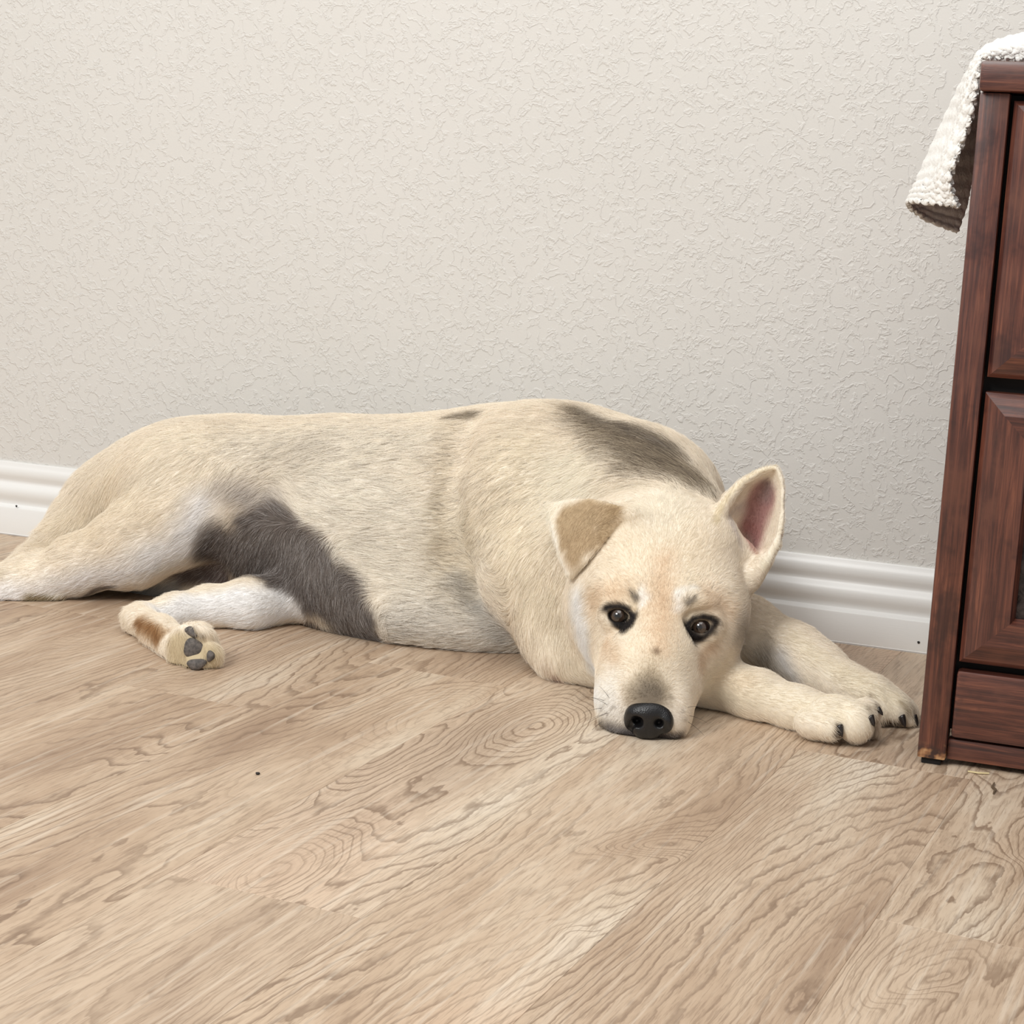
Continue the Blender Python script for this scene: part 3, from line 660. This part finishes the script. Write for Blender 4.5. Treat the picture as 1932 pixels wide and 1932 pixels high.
ZONES = [  # (line, colour, strength, softness px)
    ([(640, 960, 130), (800, 1040, 130)], (240, 229, 208), .8, 90), ([(760, 1180, 40), (950, 1200, 50)], (226, 219, 206), .8, 50),
    ([(460, 850, 60), (640, 835, 70), (800, 830, 50)], (238, 224, 200), .8, 60),
    ([(855, 800, 12), (850, 880, 14), (842, 980, 18), (850, 1060, 20)], (222, 202, 168), .7, 30),
    ([(880, 1000, 50), (900, 1080, 50)], (230, 210, 172), .6, 60), ([(980, 860, 70), (960, 1000, 60), (1010, 1130, 60)], (238, 220, 186), .7, 60),
    ([(1080, 900, 70), (1040, 1000, 50)], (242, 230, 202), .7, 60), ([(1060, 1180, 50), (1090, 1260, 40)], (228, 210, 178), .7, 40),
    ([(862, 786, 12), (905, 780, 12)], (128, 116, 100), .85, 16),
    ([(1085, 776, 12), (1150, 810, 34), (1230, 858, 52), (1310, 905, 46)], (158, 142, 118), .9, 40), ([(1100, 775, 8), (1200, 815, 16), (1280, 860, 18)], (112, 102, 90), .7, 24),
    ([(1180, 920, 14), (1300, 935, 14)], (196, 180, 150), .5, 24),
    ([(210, 930, 40), (150, 980, 40), (260, 950, 30)], (230, 208, 172), .8, 60), ([(350, 850, 70), (300, 900, 60)], (240, 224, 196), .6, 60), ([(90, 1030, 20), (180, 1000, 20)], (230, 206, 168), .6, 30),
    ([(385, 950, 30), (345, 1030, 38), (220, 1085, 32), (60, 1125, 26), (-20, 1125, 30)], (240, 234, 230), .95, 36),
    ([(425, 915, 14), (460, 930, 28), (505, 960, 36)], (176, 166, 158), .8, 34),
    ([(470, 985, 26), (520, 1000, 48), (590, 1075, 60), (640, 1130, 62), (672, 1165, 42)], (118, 108, 101), 1., 13), ([(585, 1182, 16), (640, 1198, 22), (705, 1200, 14)], (112, 102, 96), 1., 10), ([(420, 1030, 50), (480, 1070, 60), (570, 1130, 40)], (104, 94, 88), 1., 22),
    ([(350, 1080, 22), (420, 1085, 30)], (84, 72, 70), .9, 16), ([(260, 1112, 20), (330, 1108, 20)], (150, 150, 148), .9, 14), ([(220, 1118, 10), (180, 1122, 8)], (70, 60, 58), .8, 12),
    ([(60, 1142, 12), (120, 1130, 9)], (150, 132, 98), .9, 8), ([(5, 1085, 8), (-10, 1090, 10)], (196, 176, 140), .6, 14),
    ([(556, 1152, 26), (520, 1150, 40), (440, 1145, 40), (360, 1150, 30), (300, 1158, 18)], (240, 236, 232), 1., 16),
    ([(262, 1172, 14), (300, 1200, 16)], (150, 106, 64), .95, 14), ([(340, 1230, 40), (390, 1235, 30)], (196, 174, 134), .95, 16),
    ([(872, 1100, 14), (915, 1150, 18), (955, 1200, 12)], (160, 155, 148), .8, 30),
    ([(600, 840, 26), (520, 860, 16)], (196, 182, 160), .45, 40),
    # head
    ([(1240, 1040, 120), (1240, 1200, 90)], (236, 214, 178), .9, 60), ([(1250, 960, 60)], (240, 226, 198), .6, 50),
    ([(1250, 1060, 12), (1247, 1110, 24), (1250, 1180, 26), (1245, 1215, 18)], (216, 176, 134), .8, 34),
    ([(1160, 1118, 30), (1120, 1130, 20)], (220, 184, 142), .75, 30), ([(1345, 1130, 26), (1375, 1150, 16)], (218, 182, 142), .75, 30),
    ([(1145, 1215, 12), (1160, 1240, 10)], (214, 176, 136), .8, 24), ([(1340, 1225, 10), (1322, 1250, 10)], (206, 166, 126), .85, 24),
    ([(1088, 1125, 22), (1098, 1200, 28), (1122, 1262, 24), (1140, 1320, 24)], (248, 246, 242), .95, 20), ([(1150, 1290, 26), (1160, 1340, 26)], (238, 228, 210), .8, 26), ([(1290, 1290, 20), (1285, 1340, 20)], (232, 214, 186), .7, 26),
    ([(1208, 1115, 6), (1219, 1128, 8), (1214, 1142, 6)], (246, 242, 236), .9, 10), ([(1308, 1110, 6), (1284, 1122, 10), (1276, 1146, 7)], (246, 242, 236), .9, 12),
    ([(1192, 1118, 3), (1201, 1130, 6)], (108, 102, 96), .9, 8), ([(1298, 1137, 6), (1310, 1130, 3)], (112, 106, 100), .9, 8),
    ([(1238, 1229, 6)], (122, 100, 84), .85, 7), ([(1228, 1262, 18), (1226, 1300, 30)], (178, 158, 128), .65, 34), ([(1224, 1312, 34)], (112, 102, 90), .75, 22),
    ([(1160, 1352, 30), (1150, 1385, 10)], (214, 206, 196), .5, 20), ([(1275, 1352, 26), (1290, 1380, 10)], (206, 194, 178), .5, 20),
    ([(1126, 1374, 9), (1150, 1392, 13), (1185, 1399, 14), (1222, 1402, 14), (1262, 1400, 14), (1290, 1392, 12)], (92, 86, 84), .95, 14), ([(1175, 1388, 12), (1200, 1390, 14), (1250, 1392, 14), (1275, 1390, 10)], (56, 50, 50), .85, 14),
    ([(*p_, 6) for p_ in EL], (22, 18, 18), 1., 6), ([(1168, 1164, 16), (1176, 1178, 12)], (22, 18, 18), 1., 8), ([(1186, 1172, 10), (1180, 1186, 9)], (30, 25, 24), 1., 9), ([(1198, 1160, 6)], (40, 34, 32), .8, 9),
    ([(*p_, 6) for p_ in ER], (22, 18, 18), 1., 6), ([(1324, 1182, 16), (1312, 1192, 12)], (22, 18, 18), 1., 8), ([(1305, 1195, 11), (1314, 1205, 8)], (30, 25, 24), 1., 9), ([(1293, 1180, 5)], (40, 34, 32), .8, 9),
    ([(1137, 1332, 2)], (120, 112, 106), .6, 5), ([(1146, 1346, 2)], (120, 112, 106), .6, 5), ([(1138, 1356, 2)], (120, 112, 106), .6, 5), ([(1150, 1366, 2)], (120, 112, 106), .6, 5), ([(1158, 1334, 2)], (120, 112, 106), .6, 5), ([(1288, 1340, 2)], (120, 112, 106), .6, 5), ([(1294, 1356, 2)], (120, 112, 106), .6, 5), ([(1265, 1316, 3)], (130, 118, 104), .6, 6),
    # ears
    ([(1158, 968, 26), (1110, 972, 38), (1066, 975, 24), (1072, 1020, 26), (1100, 1010, 34), (1082, 1050, 20), (1077, 1070, 8)], (186, 158, 120), .95, 12), ([(1160, 962, 14)], (176, 148, 110), .8, 14), ([(1150, 990, 14), (1136, 1012, 13)], (182, 154, 116), .95, 10),
    ([(1033, 958, 3), (1041, 1000, 3), (1055, 1048, 3), (1071, 1086, 4)], (250, 242, 222), 1., 5), ([(1074, 1088, 4), (1105, 1064, 3)], (228, 210, 176), .8, 8),
    ([(1440, 930, 30), (1425, 990, 30), (1425, 1035, 18)], (176, 128, 124), .95, 16), ([(1448, 912, 14), (1440, 935, 12)], (150, 132, 128), .7, 16), ([(1418, 1000, 16), (1418, 1030, 12)], (178, 122, 116), .8, 14), ([(1395, 960, 12), (1385, 1000, 12), (1395, 1030, 8)], (196, 180, 172), .7, 14),
    ([(1350, 985, 8), (1362, 955, 7), (1385, 922, 5), (1420, 893, 4), (1460, 880, 4)], (226, 204, 160), .95, 6), ([(1470, 885, 3), (1477, 950, 3), (1470, 1020, 6), (1440, 1068, 9)], (240, 224, 190), .95, 6),
    # legs and feet
    ([(1340, 1290, 50), (1500, 1330, 40), (1600, 1350, 40)], (238, 220, 186), .85, 30), ([(1360, 1278, 20), (1410, 1285, 16)], (224, 196, 156), .5, 26),
    ([(1400, 1190, 30), (1440, 1245, 26), (1490, 1280, 18)], (178, 168, 154), .85, 24), ([(1470, 1240, 12), (1500, 1280, 8)], (206, 204, 206), .7, 20), ([(1500, 1205, 12), (1590, 1270, 20), (1680, 1320, 30)], (226, 208, 172), .85, 24),  # greys on the far leg's inner side are painted shade; tan is coat
    ([(1590, 1400, 6), (1645, 1392, 6)], (96, 84, 72), .8, 9), ([(1582, 1372, 6), (1580, 1386, 7)], (62, 52, 48), .9, 8), ([(1645, 1358, 6), (1648, 1378, 8)], (96, 84, 76), .7, 9), ([(1625, 1318, 3), (1636, 1338, 3)], (120, 104, 84), .7, 7),  # dark toe clefts round the claws: crevice shade put into the colour
    ([(1665, 1366, 7), (1700, 1366, 8)], (66, 56, 48), .9, 9), ([(1642, 1312, 4), (1652, 1335, 4)], (110, 96, 82), .75, 8), ([(1698, 1325, 3), (1712, 1345, 3)], (110, 94, 72), .7, 7),  # far paw: shade painted underneath and between the toes
    ([(1048, 1281, 7)], (140, 100, 92), .8, 12), ([(1030, 1262, 14)], (214, 190, 164), .6, 16),
    ([(364, 1188, 5), (382, 1200, 4)], (120, 110, 96), .8, 7),
]
def coat(p):
    c = np.tile(np.array(CREAM, float), (len(p), 1))
    wn = (np.stack([vnoise(p, 60, s) for s in (1, 2, 3)], 1) - .5) * .008
    for pts, colr, k, soft in ZONES:
        w = cone_w(p + (wn if soft > 9 else wn * .25), pts, soft) * k
        c = c * (1 - w[:, None]) + np.array(colr, float) * w[:, None]
    c *= (.975 + .05 * vnoise(p, 35, 5))[:, None]
    return c
def to_lin(c):
    c = np.clip(c, 0, 255) / 255.; m = c.mean(1, keepdims=True); c = np.clip(m + (c - m) * .95, 0, 1)
    c = np.where(c <= .04045, c / 12.92, ((c + .055) / 1.055) ** 2.4)
    l = np.clip((c.mean(1, keepdims=True) - .15) / .5, 0, 1); return np.clip(c, 0, 1) ** (1.02 - .44 * l * l * (3 - 2 * l))
vc = coat(DV); a_ = dog_me.color_attributes.new('coat', 'FLOAT_COLOR', 'POINT')
buf = np.ones((len(DV), 4), np.float32); buf[:, :3] = to_lin(vc * .94); a_.data.foreach_set('color', buf.ravel())
s = NT('dog_skin'); at = s.n('ShaderNodeAttribute', attribute_name='coat'); nz = s.noise(s.obj(), 420, 3)
M_SKIN = s.set(Base_Color=at.outputs['Color'], Roughness=.85, Specular_IOR_Level=.2, Normal=s.bump(nz, .35, .0015))
dog = link('dog', dog_me, M_SKIN)
tag(dog, 'cream coated dog lying on the oak floor, chin down, one ear folded and one pricked', 'dog')

# ---------------------------------------------------------------- coat: short lying hair
FLOW = [  # px, py, image direction of the hair (x right, y down), length mm
    (1000, 800, -1, .1, 16), (900, 850, -1, .1, 15), (750, 820, -1, .12, 16), (600, 830, -1, .15, 16), (480, 830, -1, .25, 15), (380, 820, -1, .4, 14), (280, 870, -.8, .7, 15), (180, 930, -.5, 1, 18), (130, 980, -.5, 1, 20),
    (840, 950, -1, .05, 15), (700, 960, -1, -.15, 16), (600, 940, -1, -.35, 16), (540, 960, -.7, -.7, 17), (480, 930, -.7, .3, 18), (820, 1060, -1, -.2, 16), (700, 1080, -1, -.25, 16), (850, 1150, -1, -.1, 17), (780, 1190, -1, .0, 17), (950, 1200, -1, .15, 15), (930, 1110, -1, -.5, 15),
    (540, 1020, -.1, 1, 13), (600, 1080, .2, 1, 13), (650, 1150, .1, 1, 12), (500, 1050, -.4, .9, 12), (440, 1060, -.7, .8, 11), (690, 1180, .5, .8, 12),
    (420, 900, -.6, .8, 15), (350, 930, -1, .6, 13), (250, 980, -1, .5, 13), (300, 1040, -1, .45, 12), (150, 1060, -1, .35, 11), (50, 1100, -1, .3, 9), (330, 1080, -.9, .6, 13),
    (500, 1150, -1, .05, 9), (400, 1150, -1, .1, 8), (300, 1160, -1, .2, 8), (300, 1200, .7, .8, 8), (360, 1230, .5, .9, 8), (335, 1255, .2, 1, 8), (260, 1120, -.9, .5, 15),
    (980, 900, -.9, .5, 12), (940, 980, -.8, .7, 13), (980, 1060, -.5, .9, 13), (1010, 1150, -.3, 1, 12), (1040, 1240, .1, 1, 10), (1090, 1280, 1, .2, 9),
    (1100, 850, -1, .2, 16), (1180, 850, -.9, -.35, 18), (1260, 880, -.6, -.75, 18), (1320, 910, -.3, -1, 16), (1120, 920, -1, .3, 15), (1030, 1000, -.7, .8, 13), (1060, 1120, -.35, 1, 13), (1070, 1200, -.2, 1, 11), (1380, 1010, .6, -.8, 7),
    (1250, 960, 0, -1, 8), (1180, 1000, -.5, -1, 6), (1320, 990, .4, -1, 6), (1250, 1080, 0, -1, 5), (1170, 1090, -.7, -.8, 5), (1330, 1090, .6, -.9, 5), (1110, 1150, -.9, .3, 7), (1100, 1230, -.4, .9, 7), (1390, 1120, .9, -.2, 7), (1370, 1200, .8, .5, 6),
    (1240, 1200, 0, -1, 3.5), (1225, 1280, -.1, -1, 3), (1160, 1260, -.8, -.3, 4), (1140, 1340, -.8, .5, 4), (1170, 1380, -.5, .8, 3.5), (1290, 1270, .7, -.3, 4), (1290, 1350, .8, .5, 4), (1250, 1390, .4, .8, 3.5), (1200, 1330, -.6, .2, 3),
    (1150, 960, -.6, .8, 4), (1090, 990, -.5, 1, 4), (1075, 1060, -.1, 1, 4), (1370, 950, .5, -1, 5), (1430, 960, .2, -1, 4.5), (1400, 1020, .2, -1, 8), (1450, 1050, .4, .7, 5), (1470, 960, .1, -1, 4),
    (1370, 1280, 1, .3, 7), (1450, 1310, 1, .25, 7), (1540, 1350, 1, .25, 7), (1570, 1375, .7, .8, 8), (1620, 1370, .4, 1, 8), (1640, 1340, .8, .6, 7), (1430, 1180, 1, .5, 9), (1520, 1230, 1, .55, 8), (1600, 1290, 1, .5, 8), (1670, 1330, .5, 1, 8), (1710, 1335, .7, .8, 7), (1450, 1250, .8, .7, 9),
]
FP = np.array([hit3(f[0], f[1]) for f in FLOW]); FD = np.array([f[2] * R_ - f[3] * U_ for f in FLOW]); FD /= np.linalg.norm(FD, axis=1, keepdims=True); FL = np.array([f[4] for f in FLOW]) / 1000.
N_HAIR = 400000
tri_a, tri_b = DQ[:, [0, 1, 2]], DQ[:, [0, 2, 3]]; T = np.vstack([tri_a, tri_b])
A_ = np.linalg.norm(np.cross(DV[T[:, 1]] - DV[T[:, 0]], DV[T[:, 2]] - DV[T[:, 0]]), axis=1)
cen = DV[T].mean(1)
headw = (np.linalg.norm(cen - hit3(1240, 1150), axis=1) < .14); A_ = A_ * np.where(headw, 1.9, 1.) * np.where(cen[:, 2] < .003, .0, 1.) * np.where(cen[:, 1] > -.03, .3, 1.)
pick = RNG.choice(len(T), N_HAIR, p=A_ / A_.sum()); r1, r2 = RNG.random(N_HAIR), RNG.random(N_HAIR); s1 = np.sqrt(r1)
hp = DV[T[pick, 0]] * (1 - s1)[:, None] + DV[T[pick, 1]] * (s1 * (1 - r2))[:, None] + DV[T[pick, 2]] * (s1 * r2)[:, None]
del cen
hn = gradient(hp)
def flow(p):
    D_ = np.zeros_like(p); L_ = np.zeros(len(p)); W_ = np.zeros(len(p))
    for a, d, l in zip(FP, FD, FL):
        w = 1. / ((((p - a) ** 2).sum(1) + 2e-4) ** 2); D_ += w[:, None] * d; L_ += w * l; W_ += w
    return D_ / (np.linalg.norm(D_, axis=1, keepdims=True) + 1e-9), L_ / W_
hd, hl = flow(hp)
clump = np.stack([vnoise(hp, 90, s_) for s_ in (11, 12, 13)], 1) - .5
hd = hd + clump * .55 + RNG.normal(0, .13, hd.shape)
t = hd - (hd * hn).sum(1)[:, None] * hn; t /= np.linalg.norm(t, axis=1, keepdims=True) + 1e-9
hc = coat(hp)
CLAWS = ((1583, 1371, .35, .9, 14, 7), (1642, 1353, .5, .85, 13, 6.5), (1656, 1338, .8, .6, 11, 5), (1701, 1352, .4, .9, 15, 6.5), (1724, 1352, .5, .9, 14, 6))
# bald places: eyes, nose pad, pads and claws
eye_c = [e['ball'] for e in EYES]; bald = np.zeros(N_HAIR, bool)
for c in eye_c: bald |= np.linalg.norm(hp - c, axis=1) < .0150
for a in CLAWS: bald |= np.linalg.norm(hp - hit3(a[0], a[1]), axis=1) < .0048
nose_c = hit3(1222, 1352); bald |= np.linalg.norm(hp - nose_c, axis=1) < .021
for px, py, r in ((360, 1193, 11), (366, 1224, 20), (370, 1253, 14), (396, 1238, 9)):
    c = hit3(px, py); bald |= np.linalg.norm(hp - c, axis=1) < r / 1820.
lum = hc.mean(1); hl = hl * (.75 + .5 * RNG.random(N_HAIR)) * np.where(lum < 60, .4, 1.)
lift = .10 + .16 * RNG.random(N_HAIR)
# darker tipped hair over the back and nape
sable = np.zeros(N_HAIR)
for pts, k, soft in (([(450, 850, 50), (640, 840, 75), (760, 850, 50)], .12, 80), ([(1100, 790, 25), (1230, 860, 70), (1320, 915, 50)], .55, 40), ([(850, 830, 30), (845, 1000, 30)], .14, 40), ([(870, 1090, 50), (760, 1190, 60), (960, 1170, 40)], .16, 60), ([(1140, 1120, 30), (1350, 1120, 30)], .08, 30), ([(1160, 1350, 40)], .10, 20), ([(700, 1020, 130)], .05, 90), ([(900, 960, 120)], .08, 90)):
    sable = np.maximum(sable, cone_w(hp, pts, soft) * k)
dark = RNG.random(N_HAIR) < sable
val = 1 + RNG.normal(0, .055, N_HAIR); hc = hc * val[:, None]
hc[dark] = hc[dark] * .3 + np.array([112, 99, 86]) * .7
grey = (np.abs(hc - hc.mean(1, keepdims=True)).max(1) < 14) & (hc.mean(1) > 80) & (hc.mean(1) < 135)
pale = grey & (RNG.random(N_HAIR) < .30); hc[pale] = hc[pale] * .45 + np.array([196, 190, 186]) * .55
keep = ~bald; hp, hn, t, hl, hc, lift = hp[keep], hn[keep], t[keep], hl[keep], hc[keep], lift[keep]; n = len(hp)
K = 4; pts = np.zeros((n, K, 3)); rad = np.zeros((n, K))
for i in range(K):
    u = i / (K - 1); up = hl * (lift * math.sin(u * 1.9) * .95)
    pts[:, i] = hp - hn * .0006 + t * (hl * u)[:, None] + hn * up[:, None]
    q = pts[:, i]
    if i: # keep the hair outside the body and over the floor
        d_ = sample(q); g_ = gradient(q) if i >= 2 else hn; push = np.clip(.0004 + .0006 * u - d_, 0, .006); q += g_ * push[:, None]
    q[:, 2] = np.maximum(q[:, 2], .0006); q[:, 1] = np.minimum(q[:, 1], -.0165)
    rad[:, i] = .000125 * (1 - .75 * u ** 1.5)
rad *= np.clip(hl / .010, .62, 1.1)[:, None]
cu = bpy.data.hair_curves.new('fur'); cu.add_curves([K] * n)
cu.attributes['position'].data.foreach_set('vector', pts.astype(np.float32).ravel())
ra = cu.attributes.get('radius') or cu.attributes.new('radius', 'FLOAT', 'POINT'); ra.data.foreach_set('value', rad.astype(np.float32).ravel())
ca = cu.attributes.new('coat', 'FLOAT_COLOR', 'CURVE'); buf = np.ones((n, 4), np.float32); buf[:, :3] = to_lin(hc); ca.data.foreach_set('color', buf.ravel())
s = NT('coat_hair'); at = s.n('ShaderNodeAttribute', attribute_name='coat')
M_HAIR = s.set(Base_Color=at.outputs['Color'], Roughness=.55, Specular_IOR_Level=.25)
cu.materials.append(M_HAIR); fur = bpy.data.objects.new('fur', cu); SC.collection.objects.link(fur); fur.parent = dog; fur['kind'] = 'stuff'

# ---------------------------------------------------------------- eyes
def mat_eye():
    s = NT('eye'); v = s.obj(); sp = s.n('ShaderNodeSeparateXYZ'); s.l(v, sp.inputs[0])
    r = s.math('SQRT', s.math('ADD', s.math('POWER', sp.outputs[0], 2.), s.math('POWER', sp.outputs[1], 2.)))
    c = s.ramp(s.math('MULTIPLY', r, 100.), [(.0, col(8, 7, 7)), (.27, col(10, 8, 8)), (.33, col(56, 43, 34)), (.58, col(66, 52, 42)), (.70, col(20, 15, 13)), (.80, col(18, 12, 12))])
    return s.set(Base_Color=c, Roughness=.08, Coat_Weight=1., Coat_Roughness=.02)
M_EYE = mat_eye()
for e in EYES:
    bm = bmesh.new(); bmesh.ops.create_uvsphere(bm, u_segments=40, v_segments=28, radius=.0112)
    for v in bm.verts:
        if v.co.z > .0085: v.co.z += (v.co.z - .0085) * .35
    me = bpy.data.meshes.new('eye'); bm.to_mesh(me); bm.free(); o = link('eye', me, M_EYE, None, True); o.parent = dog
    c = e['ball']; g = Vector(C - c) + Vector((-.25, 0, -.12)); o.location = c; o.rotation_euler = g.to_track_quat('Z', 'Y').to_euler()

# ---------------------------------------------------------------- nose
SAVE = (VOX, GMIN, GMAX, NG, AX, D)
nc = nose_c; NY = nc[1]
field(nc - .034, nc + .034, .0009)
y = NY + .002
ell(1224, 1345, y, 43, 25, 26, k=.004); ell(1222, 1366, y, 33, 30, 24, k=.006); ell(1192, 1358, y, 15, 21, 18, k=.006); ell(1256, 1362, y, 15, 21, 18, k=.006); ell(1220, 1388, y + .004, 18, 14, 14, k=.006)
for sx, a in ((-1, (1204, 1362)), (1, (1242, 1366))):
    x, yy = a; groove([(x, yy, y - .012), (x + sx * 6, yy - 3, y - .013), (x + sx * 13, yy + 5, y - .011), (x + sx * 16, yy + 14, y - .006)], .0030, .003)
    ell(x, yy + 1, y - .013, 9, 10, 14, k=.003, op='cut'); ell(x + sx * 2, yy - 1, y - .008, 7, 7, 16, k=.002, op='cut')
groove([(1222, 1364, y - .0148), (1221, 1385, y - .012), (1220, 1400, y - .006)], .0006, .0022)
D[:] = np.maximum(D, (.0015 - AX[2])[None, None, :])
s = NT('nose_leather'); v = s.obj(); vo = s.n('ShaderNodeTexVoronoi'); s.l(v, vo.inputs['Vector']); vo.inputs['Scale'].default_value = 900
M_NOSE = s.set(Base_Color=col(20, 19, 20), Roughness=.33, Normal=s.bump(vo.outputs['Distance'], .45, .0005))
nm, _, _ = mesh_from_field('nose', 1); o = link('nose', nm, M_NOSE); o.parent = dog; o['label'] = 'black leathery nose'
VOX, GMIN, GMAX, NG, AX, D = SAVE

# ---------------------------------------------------------------- claws, pads, whiskers
M_CLAW = plain('claw_horn', (38, 32, 30), .3); M_PAD = None
s = NT('paw_pad_leather'); n_ = s.noise(s.obj(), 260, 4, .6)
M_PAD = s.set(Base_Color=s.ramp(n_, [(.3, col(58, 54, 52)), (.7, col(112, 104, 98))]), Roughness=.7, Normal=s.bump(n_, .5, .0008))
def claw(px, py, dx, dy, L=16, r=5.):
    """small horn cone curving down from a toe: image direction dx, dy"""
    a = hit3(px, py); d = dx * R_ - dy * U_ - .5 * F_; d /= np.linalg.norm(d); k = 1 / 1880.; bm = bmesh.new(); rings = []
    s_ = np.cross(d, U_); s_ /= np.linalg.norm(s_); w_ = np.cross(s_, d)
    for i in range(6):
        u = i / 5; c = a + F_ * .001 + d * (L * k * (u * 1.2)) - np.array([0, 0, 1]) * (L * k * .35 * u * u); rr = r * k * (1 - u) ** .6 + .0002
        rings.append([bm.verts.new(Vector(c + rr * (math.cos(q) * s_ + 1.25 * math.sin(q) * w_))) for q in np.linspace(0, 2 * math.pi, 9)[:-1]])
    for A0, B0 in zip(rings, rings[1:]):
        for i in range(8): bm.faces.new((A0[i], A0[(i + 1) % 8], B0[(i + 1) % 8], B0[i]))
    bm.faces.new(rings[0]); bm.faces.new(rings[-1]); bmesh.ops.recalc_face_normals(bm, faces=bm.faces)
    for v in bm.verts: v.co.z = max(v.co.z, .0008)
    me = bpy.data.meshes.new('claw'); bm.to_mesh(me); bm.free(); o = link('claw', me, M_CLAW, None, True); o.parent = dog
for args in CLAWS: claw(*args)
def pad(px, py, rx, ry, roll):
    c = hit3(px, py); nn = gradient(np.array([c]))[0]; bm = bmesh.new(); bmesh.ops.create_uvsphere(bm, u_segments=24, v_segments=16, radius=1.)
    r, u, t_ = basis(roll); r = r - (r @ nn) * nn; r /= np.linalg.norm(r); u = np.cross(nn, r); k = 1 / 1840.
    for v in bm.verts:
        x, y_, z = v.co; w = 1 + .10 * math.sin(3 * math.atan2(y_, x) + px)
        v.co = Vector(c + r * x * rx * k * w + u * y_ * ry * k * w + nn * z * .0042)
    me = bpy.data.meshes.new('paw_pad'); bm.to_mesh(me); bm.free(); o = link('paw_pad', me, M_PAD, None, True); o.parent = dog
for args in ((361, 1192, 17, 9, 28), (366, 1223, 21, 19, 10), (371, 1253, 19, 11, -6), (397, 1238, 8, 11, 10)): pad(*args)
WH = [(1140, 1322, -34, -14), (1136, 1336, -30, 2), (1140, 1348, -34, 14), (1146, 1330, -28, -22), (1150, 1345, -36, 6), (1138, 1360, -26, 20), (1150, 1318, -14, -30), (1296, 1335, 26, -8), (1300, 1350, 28, 6), (1298, 1362, 24, 16), (1195, 1122, -10, -16), (1306, 1128, 14, -14)]
wp = []
for px, py, dx, dy in WH:
    a = hit3(px, py); d = (dx * R_ - dy * U_) / 1900.; nn = gradient(np.array([a]))[0]
    for u in np.linspace(0, 1, 6): wp.append(a + d * u * 1.0 + nn * .004 * u - np.array([0, 0, 1]) * .004 * u * u)
wc = bpy.data.hair_curves.new('whiskers'); wc.add_curves([6] * len(WH)); wc.attributes['position'].data.foreach_set('vector', np.array(wp, np.float32).ravel())
ra = wc.attributes.get('radius') or wc.attributes.new('radius', 'FLOAT', 'POINT'); ra.data.foreach_set('value', np.tile(np.linspace(.00022, .00006, 6), len(WH)).astype(np.float32))
wc.materials.append(plain('whisker', (50, 42, 38), .5)); o = bpy.data.objects.new('whiskers', wc); SC.collection.objects.link(o); o.parent = dog; o['kind'] = 'stuff'
